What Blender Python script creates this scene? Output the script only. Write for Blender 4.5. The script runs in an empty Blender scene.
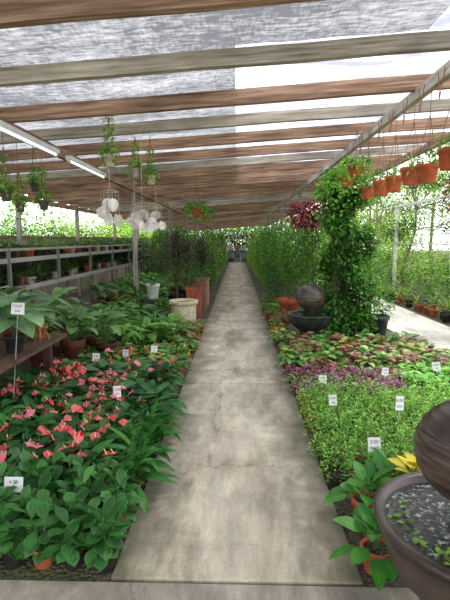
import bpy, math, random
import numpy as np
R = np.random.RandomState(7)
random.seed(7)
pi = math.pi
def U(a, b, n=None): return R.uniform(a, b, n)
def lin(h):
    h = h.lstrip('#'); v = [int(h[i:i+2], 16)/255 for i in (0, 2, 4)]
    return np.array([x/12.92 if x <= .04045 else ((x+.055)/1.055)**2.4 for x in v])

# ------------------------------------------------------------------ materials
def newmat(name):
    m = bpy.data.materials.new(name); m.use_nodes = True
    nt = m.node_tree; nt.nodes.clear()
    return m, nt, nt.nodes, nt.links
def ramp(N, stops):
    r = N.new('ShaderNodeValToRGB')
    while len(r.color_ramp.elements) < len(stops): r.color_ramp.elements.new(.5)
    for e, (p, c) in zip(r.color_ramp.elements, stops):
        e.position = p; e.color = (*c, 1) if len(c) == 3 else c
    return r
def leaf_mat(name, rough=.42, trans=.3, vein=.5, mottle=0, spec=.25, tt=(1.5, 1.6, .6)):
    m, nt, N, L = newmat(name)
    out = N.new('ShaderNodeOutputMaterial'); p = N.new('ShaderNodeBsdfPrincipled')
    a = N.new('ShaderNodeAttribute'); a.attribute_name = 'Col'
    uv = N.new('ShaderNodeAttribute'); uv.attribute_name = 'luv'
    tc = N.new('ShaderNodeTexCoord')
    no = N.new('ShaderNodeTexNoise'); no.inputs['Scale'].default_value = 14; no.inputs['Detail'].default_value = 4
    L.new(tc.outputs['Object'], no.inputs['Vector'])
    mr = N.new('ShaderNodeMapRange'); mr.inputs[1].default_value = .3; mr.inputs[2].default_value = .7
    mr.inputs[3].default_value = .65; mr.inputs[4].default_value = 1.25
    L.new(no.outputs['Fac'], mr.inputs[0])
    mul = N.new('ShaderNodeVectorMath'); mul.operation = 'SCALE'
    L.new(a.outputs['Color'], mul.inputs[0]); L.new(mr.outputs[0], mul.inputs['Scale'])
    # midrib and side veins
    sp = N.new('ShaderNodeSeparateXYZ'); L.new(uv.outputs['Vector'], sp.inputs[0])
    ab = N.new('ShaderNodeMath'); ab.operation = 'ABSOLUTE'; L.new(sp.outputs[0], ab.inputs[0])
    m1 = N.new('ShaderNodeMapRange'); m1.inputs[1].default_value = .03; m1.inputs[2].default_value = .12
    m1.inputs[3].default_value = vein; m1.inputs[4].default_value = 0; L.new(ab.outputs[0], m1.inputs[0])
    lt = N.new('ShaderNodeMix'); lt.data_type = 'RGBA'; lt.blend_type = 'MIX'
    L.new(m1.outputs[0], lt.inputs[0]); L.new(mul.outputs[0], lt.inputs[6])
    sc2 = N.new('ShaderNodeVectorMath'); sc2.operation = 'MULTIPLY_ADD'
    sc2.inputs[1].default_value = (1.6, 1.5, 1.4); sc2.inputs[2].default_value = (.04, .07, .02)
    L.new(mul.outputs[0], sc2.inputs[0]); L.new(sc2.outputs[0], lt.inputs[7])
    col = lt.outputs[2]
    if mottle:
        cb = N.new('ShaderNodeMath'); cb.operation = 'MULTIPLY_ADD'
        L.new(ab.outputs[0], cb.inputs[0]); cb.inputs[1].default_value = -.6; L.new(sp.outputs[1], cb.inputs[2])
        sn = N.new('ShaderNodeMath'); sn.operation = 'MULTIPLY'; sn.inputs[1].default_value = 38; L.new(cb.outputs[0], sn.inputs[0])
        s2 = N.new('ShaderNodeMath'); s2.operation = 'SINE'; L.new(sn.outputs[0], s2.inputs[0])
        m2 = N.new('ShaderNodeMapRange'); m2.inputs[1].default_value = 0; m2.inputs[2].default_value = .8
        m2.inputs[3].default_value = 0; m2.inputs[4].default_value = mottle; L.new(s2.outputs[0], m2.inputs[0])
        mx = N.new('ShaderNodeMix'); mx.data_type = 'RGBA'; L.new(m2.outputs[0], mx.inputs[0])
        L.new(col, mx.inputs[6]); mx.inputs[7].default_value = (.42, .55, .35, 1); col = mx.outputs[2]
    L.new(col, p.inputs['Base Color']); p.inputs['Roughness'].default_value = rough
    p.inputs['Specular IOR Level'].default_value = spec
    tr = N.new('ShaderNodeBsdfTranslucent')
    t2 = N.new('ShaderNodeVectorMath'); t2.operation = 'MULTIPLY'; t2.inputs[1].default_value = tt
    L.new(col, t2.inputs[0]); L.new(t2.outputs[0], tr.inputs['Color'])
    ms = N.new('ShaderNodeMixShader'); ms.inputs[0].default_value = trans
    L.new(p.outputs[0], ms.inputs[1]); L.new(tr.outputs[0], ms.inputs[2]); L.new(ms.outputs[0], out.inputs[0])
    return m
def attr_mat(name, rough=.75, nscale=12, lo=.65, hi=1.2, bump=.0, metallic=0):
    m, nt, N, L = newmat(name)
    out = N.new('ShaderNodeOutputMaterial'); p = N.new('ShaderNodeBsdfPrincipled')
    a = N.new('ShaderNodeAttribute'); a.attribute_name = 'Col'; tc = N.new('ShaderNodeTexCoord')
    no = N.new('ShaderNodeTexNoise'); no.inputs['Scale'].default_value = nscale; no.inputs['Detail'].default_value = 6
    L.new(tc.outputs['Object'], no.inputs['Vector'])
    mr = N.new('ShaderNodeMapRange'); mr.inputs[1].default_value = .3; mr.inputs[2].default_value = .7
    mr.inputs[3].default_value = lo; mr.inputs[4].default_value = hi; L.new(no.outputs['Fac'], mr.inputs[0])
    mul = N.new('ShaderNodeVectorMath'); mul.operation = 'SCALE'
    L.new(a.outputs['Color'], mul.inputs[0]); L.new(mr.outputs[0], mul.inputs['Scale'])
    L.new(mul.outputs[0], p.inputs['Base Color']); p.inputs['Roughness'].default_value = rough
    p.inputs['Metallic'].default_value = metallic
    if bump:
        b = N.new('ShaderNodeBump'); b.inputs['Strength'].default_value = bump; b.inputs['Distance'].default_value = .01
        L.new(no.outputs['Fac'], b.inputs['Height']); L.new(b.outputs[0], p.inputs['Normal'])
    L.new(p.outputs[0], out.inputs[0]); return m
def wood_mat(name, c1, c2, c3, axis=0):
    m, nt, N, L = newmat(name)
    out = N.new('ShaderNodeOutputMaterial'); p = N.new('ShaderNodeBsdfPrincipled'); tc = N.new('ShaderNodeTexCoord')
    oi = N.new('ShaderNodeObjectInfo')
    ad = N.new('ShaderNodeVectorMath'); ad.operation = 'ADD'
    L.new(tc.outputs['Object'], ad.inputs[0])
    sr = N.new('ShaderNodeMath'); sr.operation = 'MULTIPLY'; sr.inputs[1].default_value = 37; L.new(oi.outputs['Random'], sr.inputs[0])
    L.new(sr.outputs[0], ad.inputs[1])
    mp = N.new('ShaderNodeMapping'); s = [22, 22, 22]; s[axis] = 1.2; mp.inputs['Scale'].default_value = s
    L.new(ad.outputs[0], mp.inputs[0])
    no = N.new('ShaderNodeTexNoise'); no.inputs['Scale'].default_value = 1.6; no.inputs['Detail'].default_value = 8
    no.inputs['Roughness'].default_value = .65; L.new(mp.outputs[0], no.inputs['Vector'])
    r = ramp(N, [(.3, c1), (.5, c2), (.72, c3)]); L.new(no.outputs['Fac'], r.inputs[0])
    n2 = N.new('ShaderNodeTexNoise'); n2.inputs['Scale'].default_value = 1.3; L.new(ad.outputs[0], n2.inputs['Vector'])
    mr = N.new('ShaderNodeMapRange'); mr.inputs[1].default_value = .3; mr.inputs[2].default_value = .7; mr.inputs[3].default_value = .65; mr.inputs[4].default_value = 1.25
    L.new(n2.outputs['Fac'], mr.inputs[0])
    mul = N.new('ShaderNodeVectorMath'); mul.operation = 'SCALE'; L.new(r.outputs[0], mul.inputs[0]); L.new(mr.outputs[0], mul.inputs['Scale'])
    L.new(mul.outputs[0], p.inputs['Base Color']); p.inputs['Roughness'].default_value = .8
    b = N.new('ShaderNodeBump'); b.inputs['Strength'].default_value = .4; b.inputs['Distance'].default_value = .006
    L.new(no.outputs['Fac'], b.inputs['Height']); L.new(b.outputs[0], p.inputs['Normal'])
    L.new(p.outputs[0], out.inputs[0]); return m

M_leaf = leaf_mat('leaf_glossy', .4, .2, .35)
M_soft = leaf_mat('leaf_soft', .55, .38, .25)
M_mott = leaf_mat('leaf_variegated', .4, .22, .5, mottle=.35)
M_flower = leaf_mat('flower_petal', .35, .2, .05, tt=(1.2, 1.1, 1.1))
M_pot = attr_mat('pot_clay', .75, 14)
M_glaze = attr_mat('glazed_ceramic', .3, 9, .4, 1.4, .25)
M_plain = attr_mat('painted_surface', .6, 6, .85, 1.1)
M_stem = attr_mat('stem', .6, 20)
M_bark = attr_mat('bark', .9, 18, .5, 1.3, .5)
M_soil = attr_mat('soil', .95, 60, .4, 1.5, .6)
STD = [M_leaf, M_soft, M_mott, M_flower, M_pot, M_stem, M_soil, M_glaze, M_plain, M_bark]
LEAF, SOFT, MOTT, FLOW, POT, STEM, SOIL, GLAZE, PLAIN, BARK = range(10)
M_brown = wood_mat('wood_brown', lin('#5f4636'), lin('#9c7a60'), lin('#cbb091'))
M_grey = wood_mat('wood_weathered_grey', lin('#746c5e'), lin('#aea491'), lin('#d6cdba'))
M_browny = wood_mat('wood_brown_lengthwise', lin('#5c4636'), lin('#967860'), lin('#bda48a'), 1)
M_greyy = wood_mat('wood_grey_lengthwise', lin('#7d7767'), lin('#b0aa98'), lin('#d0cab8'), 1)
M_postz = wood_mat('wood_post', lin('#6a655e'), lin('#9f9a90'), lin('#c8c4b9'), 2)

# ------------------------------------------------------------------ geometry builder
def prof(shape, t):
    if shape == 'ovate': w = np.sin(pi*np.clip(t, 0, 1)**.75)**.85
    elif shape == 'obovate': w = np.sin(pi*np.clip(t, 0, 1)**1.5)**.8 + .05
    elif shape == 'lance': w = np.sin(pi*np.clip(t*.94+.05, 0, 1)**.8)
    elif shape == 'blade': w = np.where(t < .12, .55+t*3.7, (1-t)**.6)
    elif shape == 'heart': w = np.where(t < .25, .82+.72*t, 1.0)*np.where(t > .25, np.cos((t-.25)/.75*pi/2)**.85, 1)
    elif shape == 'round': w = np.sqrt(np.clip(1-(2*t-1)**2, 0, 1))
    else: w = np.array([.25 if x < .01 else (1 if x < .7 else 0) for x in t])
    w = w.copy(); w[-1] = .02
    return w
class Geo:
    def __init__(s): s.v, s.f, s.m, s.c, s.uv, s.s, s.n = [], [], [], [], [], [], 0
    def add(s, v, f, mat, col, uv=None, smooth=True):
        v = np.asarray(v, float).reshape(-1, 3); f = np.asarray(f, int).reshape(-1, 4)
        col = np.asarray(col, float)
        if col.ndim == 1: col = np.tile(col, (len(v), 1))
        if uv is None: uv = np.full((len(v), 3), .9)
        s.v.append(v); s.f.append(f+s.n); s.c.append(col); s.uv.append(uv)
        s.m.append(np.full(len(f), mat)); s.s.append(np.full(len(f), smooth)); s.n += len(v)
    def leaves(s, P, az, el, L, W, droop=.8, fold=.15, shape='ovate', nv=5, col=(0, .3, 0), roll=0, mat=LEAF, edge=None):
        P = np.atleast_2d(P); N = len(P)
        az, el, L, W, droop, roll = [np.broadcast_to(np.asarray(x, float), (N,)) for x in (az, el, L, W, droop, roll)]
        t = np.linspace(0, 1, nv+1); w = prof(shape, t)
        ang = el[:, None]-droop[:, None]*t[None]
        mid = (ang[:, 1:]+ang[:, :-1])/2; st = (L/nv)[:, None]
        r = np.concatenate([np.zeros((N, 1)), np.cumsum(np.cos(mid)*st, 1)], 1)
        z = np.concatenate([np.zeros((N, 1)), np.cumsum(np.sin(mid)*st, 1)], 1)
        d = np.stack([np.cos(az), np.sin(az), 0*az], 1); sd = np.stack([-np.sin(az), np.cos(az), 0*az], 1)
        up = np.array([0, 0, 1.])
        c = P[:, None]+r[..., None]*d[:, None]+z[..., None]*up
        tan = np.cos(ang)[..., None]*d[:, None]+np.sin(ang)[..., None]*up
        nr = -np.sin(ang)[..., None]*d[:, None]+np.cos(ang)[..., None]*up
        cr, sr = np.cos(roll)[:, None, None], np.sin(roll)[:, None, None]
        side = sd[:, None]*cr+nr*sr; n2 = nr*cr-sd[:, None]*sr
        vs = []
        us = [-1, 0, 1] if nv < 5 else [-1, -.5, 0, .5, 1]
        for u in us:
            hw = (w[None]*W[:, None]/2)[..., None]
            p = c+u*hw*side+abs(u)*fold*hw*n2
            if shape == 'heart': p = p-(abs(u)*.24*(1-t)**3)[None, :, None]*L[:, None, None]*tan
            vs.append(p)
        V = np.stack(vs, 2); nu = len(us)                       # N,nv+1,nu,3
        idx = np.arange(N*(nv+1)*nu).reshape(N, nv+1, nu)
        F = np.stack([idx[:, :-1, :-1], idx[:, :-1, 1:], idx[:, 1:, 1:], idx[:, 1:, :-1]], -1)
        col = np.asarray(col, float); col = np.broadcast_to(col, (N, 3)) if col.ndim == 1 else col
        C = np.broadcast_to(col[:, None, None], V.shape).copy()
        if edge is not None:
            C[:, :, [0, -1]] = np.asarray(edge)*.4+C[:, :, [0, -1]]*.6
        uv = np.zeros(V.shape); uv[..., 0] = np.array(us)[None, None]; uv[..., 1] = t[None, :, None]
        s.add(V, F, mat, C.reshape(-1, 3), uv.reshape(-1, 3))
    def tubes(s, A, B, r0, r1, col, bow=0, k=3, sides=4, mat=STEM):
        A = np.atleast_2d(np.asarray(A, float)); B = np.atleast_2d(np.asarray(B, float)); N = len(A)
        bow = np.broadcast_to(np.asarray(bow, float), (N,))
        D = B-A; ln = np.linalg.norm(D, axis=1, keepdims=True)+1e-9; D = D/ln
        ref = np.where(np.abs(D[:, 2:3]) > .9, np.array([[1., 0, 0]]), np.array([[0, 0, 1.]]))
        a = np.cross(D, ref); a /= np.linalg.norm(a, axis=1, keepdims=True); b = np.cross(D, a)
        t = np.linspace(0, 1, k+1)
        c = A[:, None]+(B-A)[:, None]*t[None, :, None]
        c[..., 2] += bow[:, None]*np.sin(pi*t)[None]
        th = np.arange(sides)*2*pi/sides
        rr = (np.broadcast_to(np.asarray(r0, float), (N,))[:, None]*(1-t)+np.broadcast_to(np.asarray(r1, float), (N,))[:, None]*t)
        V = c[:, :, None]+rr[:, :, None, None]*(np.cos(th)[None, None, :, None]*a[:, None, None]+np.sin(th)[None, None, :, None]*b[:, None, None])
        idx = np.arange(N*(k+1)*sides).reshape(N, k+1, sides); nx = np.roll(idx, -1, 2)
        F = np.stack([idx[:, :-1], nx[:, :-1], nx[:, 1:], idx[:, 1:]], -1)
        s.add(V, F, mat, col)
    def lathe(s, x, y, z, pts, seg=20, mat=POT, col=(.5, .2, .1), sx=1, sy=1, flute=0):
        pts = np.array(pts, float); th = np.arange(seg)*2*pi/seg
        rr = pts[:, 0][:, None]*np.ones(seg)[None]
        if flute: rr = rr*(1+flute*np.where(np.arange(seg) % 2 == 0, 1, -1))[None]
        V = np.stack([x+sx*rr*np.cos(th), y+sy*rr*np.sin(th), z+pts[:, 1][:, None]+0*rr], -1)
        idx = np.arange(len(pts)*seg).reshape(len(pts), seg); nx = np.roll(idx, -1, 1)
        F = np.stack([idx[:-1], nx[:-1], nx[1:], idx[1:]], -1)
        s.add(V, F, mat, col)
    def pot(s, x, y, z, r=.07, h=.12, col=None, mat=POT, seg=16, rim=True, flute=0):
        if col is None: col = lin('#b5603c')*U(.75, 1.15)
        if rim: pts = [(0, 0), (r*.7, 0), (r*.72, .003), (r*.9, h*.78), (r, h*.79), (r*1.02, h*.98), (r, h), (r*.9, h), (r*.86, h*.86)]
        else: pts = [(0, 0), (r*.75, 0), (r*.78, .003), (r*.98, h*.96), (r*1.0, h), (r*.92, h), (r*.88, h*.88)]
        s.lathe(x, y, z, pts, seg, mat, col, flute=flute)
        s.lathe(x, y, z, [(r*.89, h*.87), (r*.4, h*.9), (0.001, h*.9)], seg, SOIL, lin('#3a2c22'))
        return z+h*.88
    def box(s, c, d, mat, col, rz=0):
        c = np.array(c, float); d = np.array(d, float)/2
        V = np.array([[i, j, k] for i in (-1, 1) for j in (-1, 1) for k in (-1, 1)])*d
        if rz: V = np.stack([V[:, 0]*math.cos(rz)-V[:, 1]*math.sin(rz), V[:, 0]*math.sin(rz)+V[:, 1]*math.cos(rz), V[:, 2]], 1)
        F = [[0, 1, 3, 2], [4, 6, 7, 5], [0, 4, 5, 1], [2, 3, 7, 6], [0, 2, 6, 4], [1, 5, 7, 3]]
        s.add(V+c, F, mat, col, smooth=False)
    def build(s, name, mats=None, parent=None):
        me = bpy.data.meshes.new(name)
        v = np.concatenate(s.v); f = np.concatenate(s.f)
        me.from_pydata(v.tolist(), [], f.tolist())
        for m in (mats or STD): me.materials.append(m)
        me.polygons.foreach_set('material_index', np.concatenate(s.m).astype(np.int32))
        me.polygons.foreach_set('use_smooth', np.concatenate(s.s).astype(bool))
        ca = me.color_attributes.new('Col', 'FLOAT_COLOR', 'POINT')
        c = np.concatenate(s.c); ca.data.foreach_set('color', np.concatenate([c, np.ones((len(c), 1))], 1).ravel())
        la = me.attributes.new('luv', 'FLOAT_VECTOR', 'POINT'); la.data.foreach_set('vector', np.concatenate(s.uv).ravel())
        me.update()
        o = bpy.data.objects.new(name, me); bpy.context.scene.collection.objects.link(o)
        if parent: o.parent = parent
        return o
def cols(n, a, b, var=.18):
    a, b = lin(a) if isinstance(a, str) else a, lin(b) if isinstance(b, str) else b
    t = U(0, 1, (n, 1)); return (a*(1-t)+b*t)*U(1-var, 1+var, (n, 1))

# ------------------------------------------------------------------ plant species
def rosette(g, x, y, z, n=12, L=.15, W=.08, pl=.12, elr=(35, 80), off=35, droop=.8, shape='ovate', c=('#24481f', '#3f6e2c'), mat=LEAF, fold=.15, nv=5, edge=None, scol='#4a6b34'):
    az = np.arange(n)*2.4+U(0, 6)+U(-.3, .3, n); el = np.radians(U(*elr, n)); l = pl*U(.6, 1.15, n)
    P0 = np.stack([x+.01*np.cos(az), y+.01*np.sin(az), np.full(n, z)], 1)
    P1 = P0+np.stack([np.cos(az)*np.cos(el), np.sin(az)*np.cos(el), np.sin(el)], 1)*l[:, None]
    if pl > .03: g.tubes(P0, P1, .0035, .002, lin(scol), k=1, sides=3)
    g.leaves(P1, az, el-math.radians(off), L*U(.7, 1.15, n), W*U(.75, 1.1, n), droop*U(.6, 1.3, n), fold, shape, nv, cols(n, *c), U(-.35, .35, n), mat, edge)
PK = [('#cf3040', '#e8606a'), ('#d85070', '#ec8ca0'), ('#d4404c', '#ec7a7a')]
def anthurium(g, x, y, z, fl=True):
    s = U(.8, 1.15)
    rosette(g, x, y, z, R.randint(17, 24), .165*s, .088*s, .17*s, (15, 85), 50, .6, 'heart', ('#1f4f26', '#488440'))
    if fl and U(0, 1) < .72:
        n = R.randint(2, 6); az = U(0, 6.3, n); el = np.radians(U(50, 88, n)); l = U(.22, .33, n)*s
        P0 = np.tile([x, y, z], (n, 1)); P1 = P0+np.stack([np.cos(az)*np.cos(el), np.sin(az)*np.cos(el), np.sin(el)], 1)*l[:, None]
        g.tubes(P0, P1, .003, .0025, lin('#7a5a40'), k=1, sides=3)
        fa = U(0, 6.3, n)
        g.leaves(P1, fa, U(-.5, .5, n), U(.05, .075, n), U(.048, .066, n), .5, .2, 'heart', 5, cols(n, *PK[R.randint(3)], .12), U(-.4, .4, n), FLOW)
        S1 = P1+np.stack([np.cos(fa)*.02, np.sin(fa)*.02, np.full(n, .03)], 1)
        g.tubes(P1, S1, .0035, .0025, lin('#eab890'), k=1, sides=5)
def obov(g, x, y, z):
    k = R.randint(3, 6)
    for _ in range(k):
        h = U(.04, .19); dx, dy = U(-.07, .07), U(-.07, .07)
        g.tubes([[x, y, z]], [[x+dx, y+dy, z+h]], .006, .004, lin('#5a6b3a'), k=1)
        n = 11; az = np.arange(n)*2.4+U(0, 6); f = np.linspace(.1, 1, n)
        P = np.stack([x+dx*f, y+dy*f, z+h*f], 1)
        g.leaves(P, az, np.radians(0+65*f**3), U(.09, .135, n), U(.055, .072, n), U(.3, .9, n), .12, 'obovate', 5, cols(n, '#24552b', '#4a8642'), U(-.3, .3, n), LEAF, edge=lin('#86b068')*.7)
def spath(g, x, y, z): rosette(g, x, y, z, 20, .22, .062, .1, (20, 85), 18, .9, 'lance', ('#22561e', '#468438'))
def calathea(g, x, y, z): rosette(g, x, y, z, 16, .21, .1, .18, (30, 85), 45, .7, 'ovate', ('#1f4d29', '#437e44'), MOTT if U(0, 1) < .25 else LEAF)
def bushy(g, x, y, z, n=130, r=.1, h=.14, L=.028, W=.018, c=('#5a9a35', '#9ccf5a'), mat=SOFT, shape='ovate', nv=2):
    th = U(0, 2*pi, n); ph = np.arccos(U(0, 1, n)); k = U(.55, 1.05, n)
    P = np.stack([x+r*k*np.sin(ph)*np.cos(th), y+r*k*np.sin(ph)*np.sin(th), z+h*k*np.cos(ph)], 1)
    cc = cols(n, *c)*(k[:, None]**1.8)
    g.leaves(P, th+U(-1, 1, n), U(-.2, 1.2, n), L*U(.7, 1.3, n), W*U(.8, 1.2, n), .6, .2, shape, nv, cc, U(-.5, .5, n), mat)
def fern(g, x, y, z, n=14, L=.35, c=('#4c8a30', '#86bf50'), k=14, lf=.07, elr=(40, 80)):
    az = U(0, 2*pi, n); el = np.radians(U(*elr, n)); dr = U(1.1, 1.9, n); LL = L*U(.7, 1.1, n)
    t = np.linspace(.12, 1, k); cc = cols(n, *c)
    for i in range(n):
        a = el[i]-dr[i]*t; st = LL[i]/k
        r = np.cumsum(np.cos(a))*st; zz = np.cumsum(np.sin(a))*st
        P = np.stack([x+r*np.cos(az[i]), y+r*np.sin(az[i]), z+zz], 1)
        g.tubes(P[:-1], P[1:], .002, .002, cc[i]*.6, k=1, sides=3)
        l = lf*np.sin(pi*(t*.85+.12))+.008
        for sg in (-1, 1):
            g.leaves(P, az[i]+sg*1.25, a*.3, l, l*.3, .4, .1, 'lance', 2, cc[i], 0, SOFT)
def blades(g, x, y, z, n=30, L=.5, W=.035, c=('#2b2530', '#5a3f4a'), elr=(10, 85), dr=.9):
    az = np.arange(n)*2.4+U(0, 6); el = np.radians(np.linspace(elr[0], elr[1], n))
    P = np.stack([np.full(n, x), np.full(n, y), z+np.linspace(-.15, .05, n)*L*1.2], 1)
    g.leaves(P, az, el, L*U(.8, 1.1, n), W, dr*U(.7, 1.3, n), .25, 'blade', 6, cols(n, *c), U(-.2, .2, n), LEAF)
def cloud(g, c, rad, n, L=.08, W=.04, col=('#2f6325', '#6fa844'), shape='ovate', nv=2, shell=.55, mat=SOFT, down=0):
    d = R.normal(size=(n, 3)); d /= np.linalg.norm(d, axis=1, keepdims=True)
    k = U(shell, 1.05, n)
    bump = 1+.16*np.sin(d[:, 0]*5+c[0]*3)*np.cos(d[:, 2]*6+c[1])+.1*np.sin(d[:, 1]*9+c[2])
    P = np.array(c)+d*np.array(rad)*(k*bump)[:, None]
    P[:, 2] = np.maximum(P[:, 2], .03)
    az = np.arctan2(d[:, 1], d[:, 0])+U(-1, 1, n)
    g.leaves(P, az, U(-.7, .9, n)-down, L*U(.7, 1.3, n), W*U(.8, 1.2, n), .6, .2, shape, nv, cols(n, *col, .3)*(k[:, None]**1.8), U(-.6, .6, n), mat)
def croton(g, x, y, z):
    c = [('#a8481f', '#d98a3a'), ('#5f8a30', '#c7b03a'), ('#7a3a24', '#b5603a'), ('#4d8030', '#93b34a'), ('#3a7030', '#7aa84a')][R.randint(5)]
    rosette(g, x, y, z, 15, .09, .04, .07, (20, 85), 10, .7, 'ovate', c, nv=3)
def begonia(g, x, y, z):
    c = [('#5a7a3c', '#9ab85c'), ('#7a4e3e', '#a87860'), ('#3d6a30', '#7fb04c'), ('#7a8438', '#a8ac58'), ('#34602c', '#649a40'), ('#6a3a34', '#8f5a48')][R.randint(6)]
    rosette(g, x, y, z, 17, .1, .08, .12, (30, 80), 50, .7, 'heart', c, MOTT if U(0, 1) < .15 else LEAF)
def pinky(g, x, y, z):
    c = [('#a0507f', '#dc86b4'), ('#80608a', '#bfa4bf'), ('#c4ccb8', '#8caa80'), ('#8a5078', '#c080a8'), ('#6a8a50', '#a0b880')][R.randint(5)]
    bushy(g, x, y, z, 80, .1, .12, .045, .028, c)
def bed(name, x0, x1, y0, y1, sp, fn, pr=.06, ph=.11, pcol=None, z=-.02, jit=.25, black=.4, **k):
    g = Geo(); xs = np.arange(x0+sp/2, x1, sp); ys = np.arange(y0+sp/2, y1, sp)
    if x0 < 0: xs = -np.arange(-x1+sp/2, -x0, sp)
    for i, yy in enumerate(ys):
        for xx in xs:
            sg = -1 if x0 < 0 else 1
            xx2 = xx+(sg*sp*.2 if i % 2 else 0)+U(-jit, jit)*sp*.4; y2 = yy+U(-jit, jit)*sp*.4
            pc = pcol if pcol is not None else (lin('#b5603c')*U(.7, 1.15) if U(0, 1) > black else lin('#2b2624'))
            f = fn if callable(fn) else fn[R.randint(len(fn))]
            zt = g.pot(xx2, y2, z, pr, ph, pc, seg=12)
            f(g, xx2, y2, zt, **k)
    return g.build(name)

# ------------------------------------------------------------------ ground and paths
def plane(name, x0, x1, y0, y1, z, mat, nx=1, ny=1, zf=None):
    xs = np.linspace(x0, x1, nx+1); ys = np.linspace(y0, y1, ny+1)
    V = [(x, y, z if zf is None else zf(x, y)) for y in ys for x in xs]
    F = [(j*(nx+1)+i, j*(nx+1)+i+1, (j+1)*(nx+1)+i+1, (j+1)*(nx+1)+i) for j in range(ny) for i in range(nx)]
    me = bpy.data.meshes.new(name); me.from_pydata(V, [], F); me.materials.append(mat)
    for p in me.polygons: p.use_smooth = True
    o = bpy.data.objects.new(name, me); bpy.context.scene.collection.objects.link(o); return o
def ground_mat():
    m, nt, N, L = newmat('gravel_soil'); out = N.new('ShaderNodeOutputMaterial'); p = N.new('ShaderNodeBsdfPrincipled')
    tc = N.new('ShaderNodeTexCoord'); v = N.new('ShaderNodeTexVoronoi'); v.inputs['Scale'].default_value = 45
    L.new(tc.outputs['Object'], v.inputs['Vector'])
    n = N.new('ShaderNodeTexNoise'); n.inputs['Scale'].default_value = 1.2; n.inputs['Detail'].default_value = 6; L.new(tc.outputs['Object'], n.inputs['Vector'])
    r = ramp(N, [(0, lin('#7d7364')), (.5, lin('#544b40')), (1, lin('#332c25'))]); L.new(v.outputs['Distance'], r.inputs[0])
    mx = N.new('ShaderNodeMix'); mx.data_type = 'RGBA'; r2 = ramp(N, [(.45, (0, 0, 0)), (.65, (.6, .6, .6))]); L.new(n.outputs['Fac'], r2.inputs[0])
    L.new(r2.outputs[0], mx.inputs[0]); L.new(r.outputs[0], mx.inputs[6]); mx.inputs[7].default_value = (*lin('#5d6b3c'), 1)
    L.new(mx.outputs[2], p.inputs['Base Color']); p.inputs['Roughness'].default_value = .9
    b = N.new('ShaderNodeBump'); b.inputs['Distance'].default_value = .015; L.new(v.outputs['Distance'], b.inputs['Height']); L.new(b.outputs[0], p.inputs['Normal'])
    L.new(p.outputs[0], out.inputs[0]); return m
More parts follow.
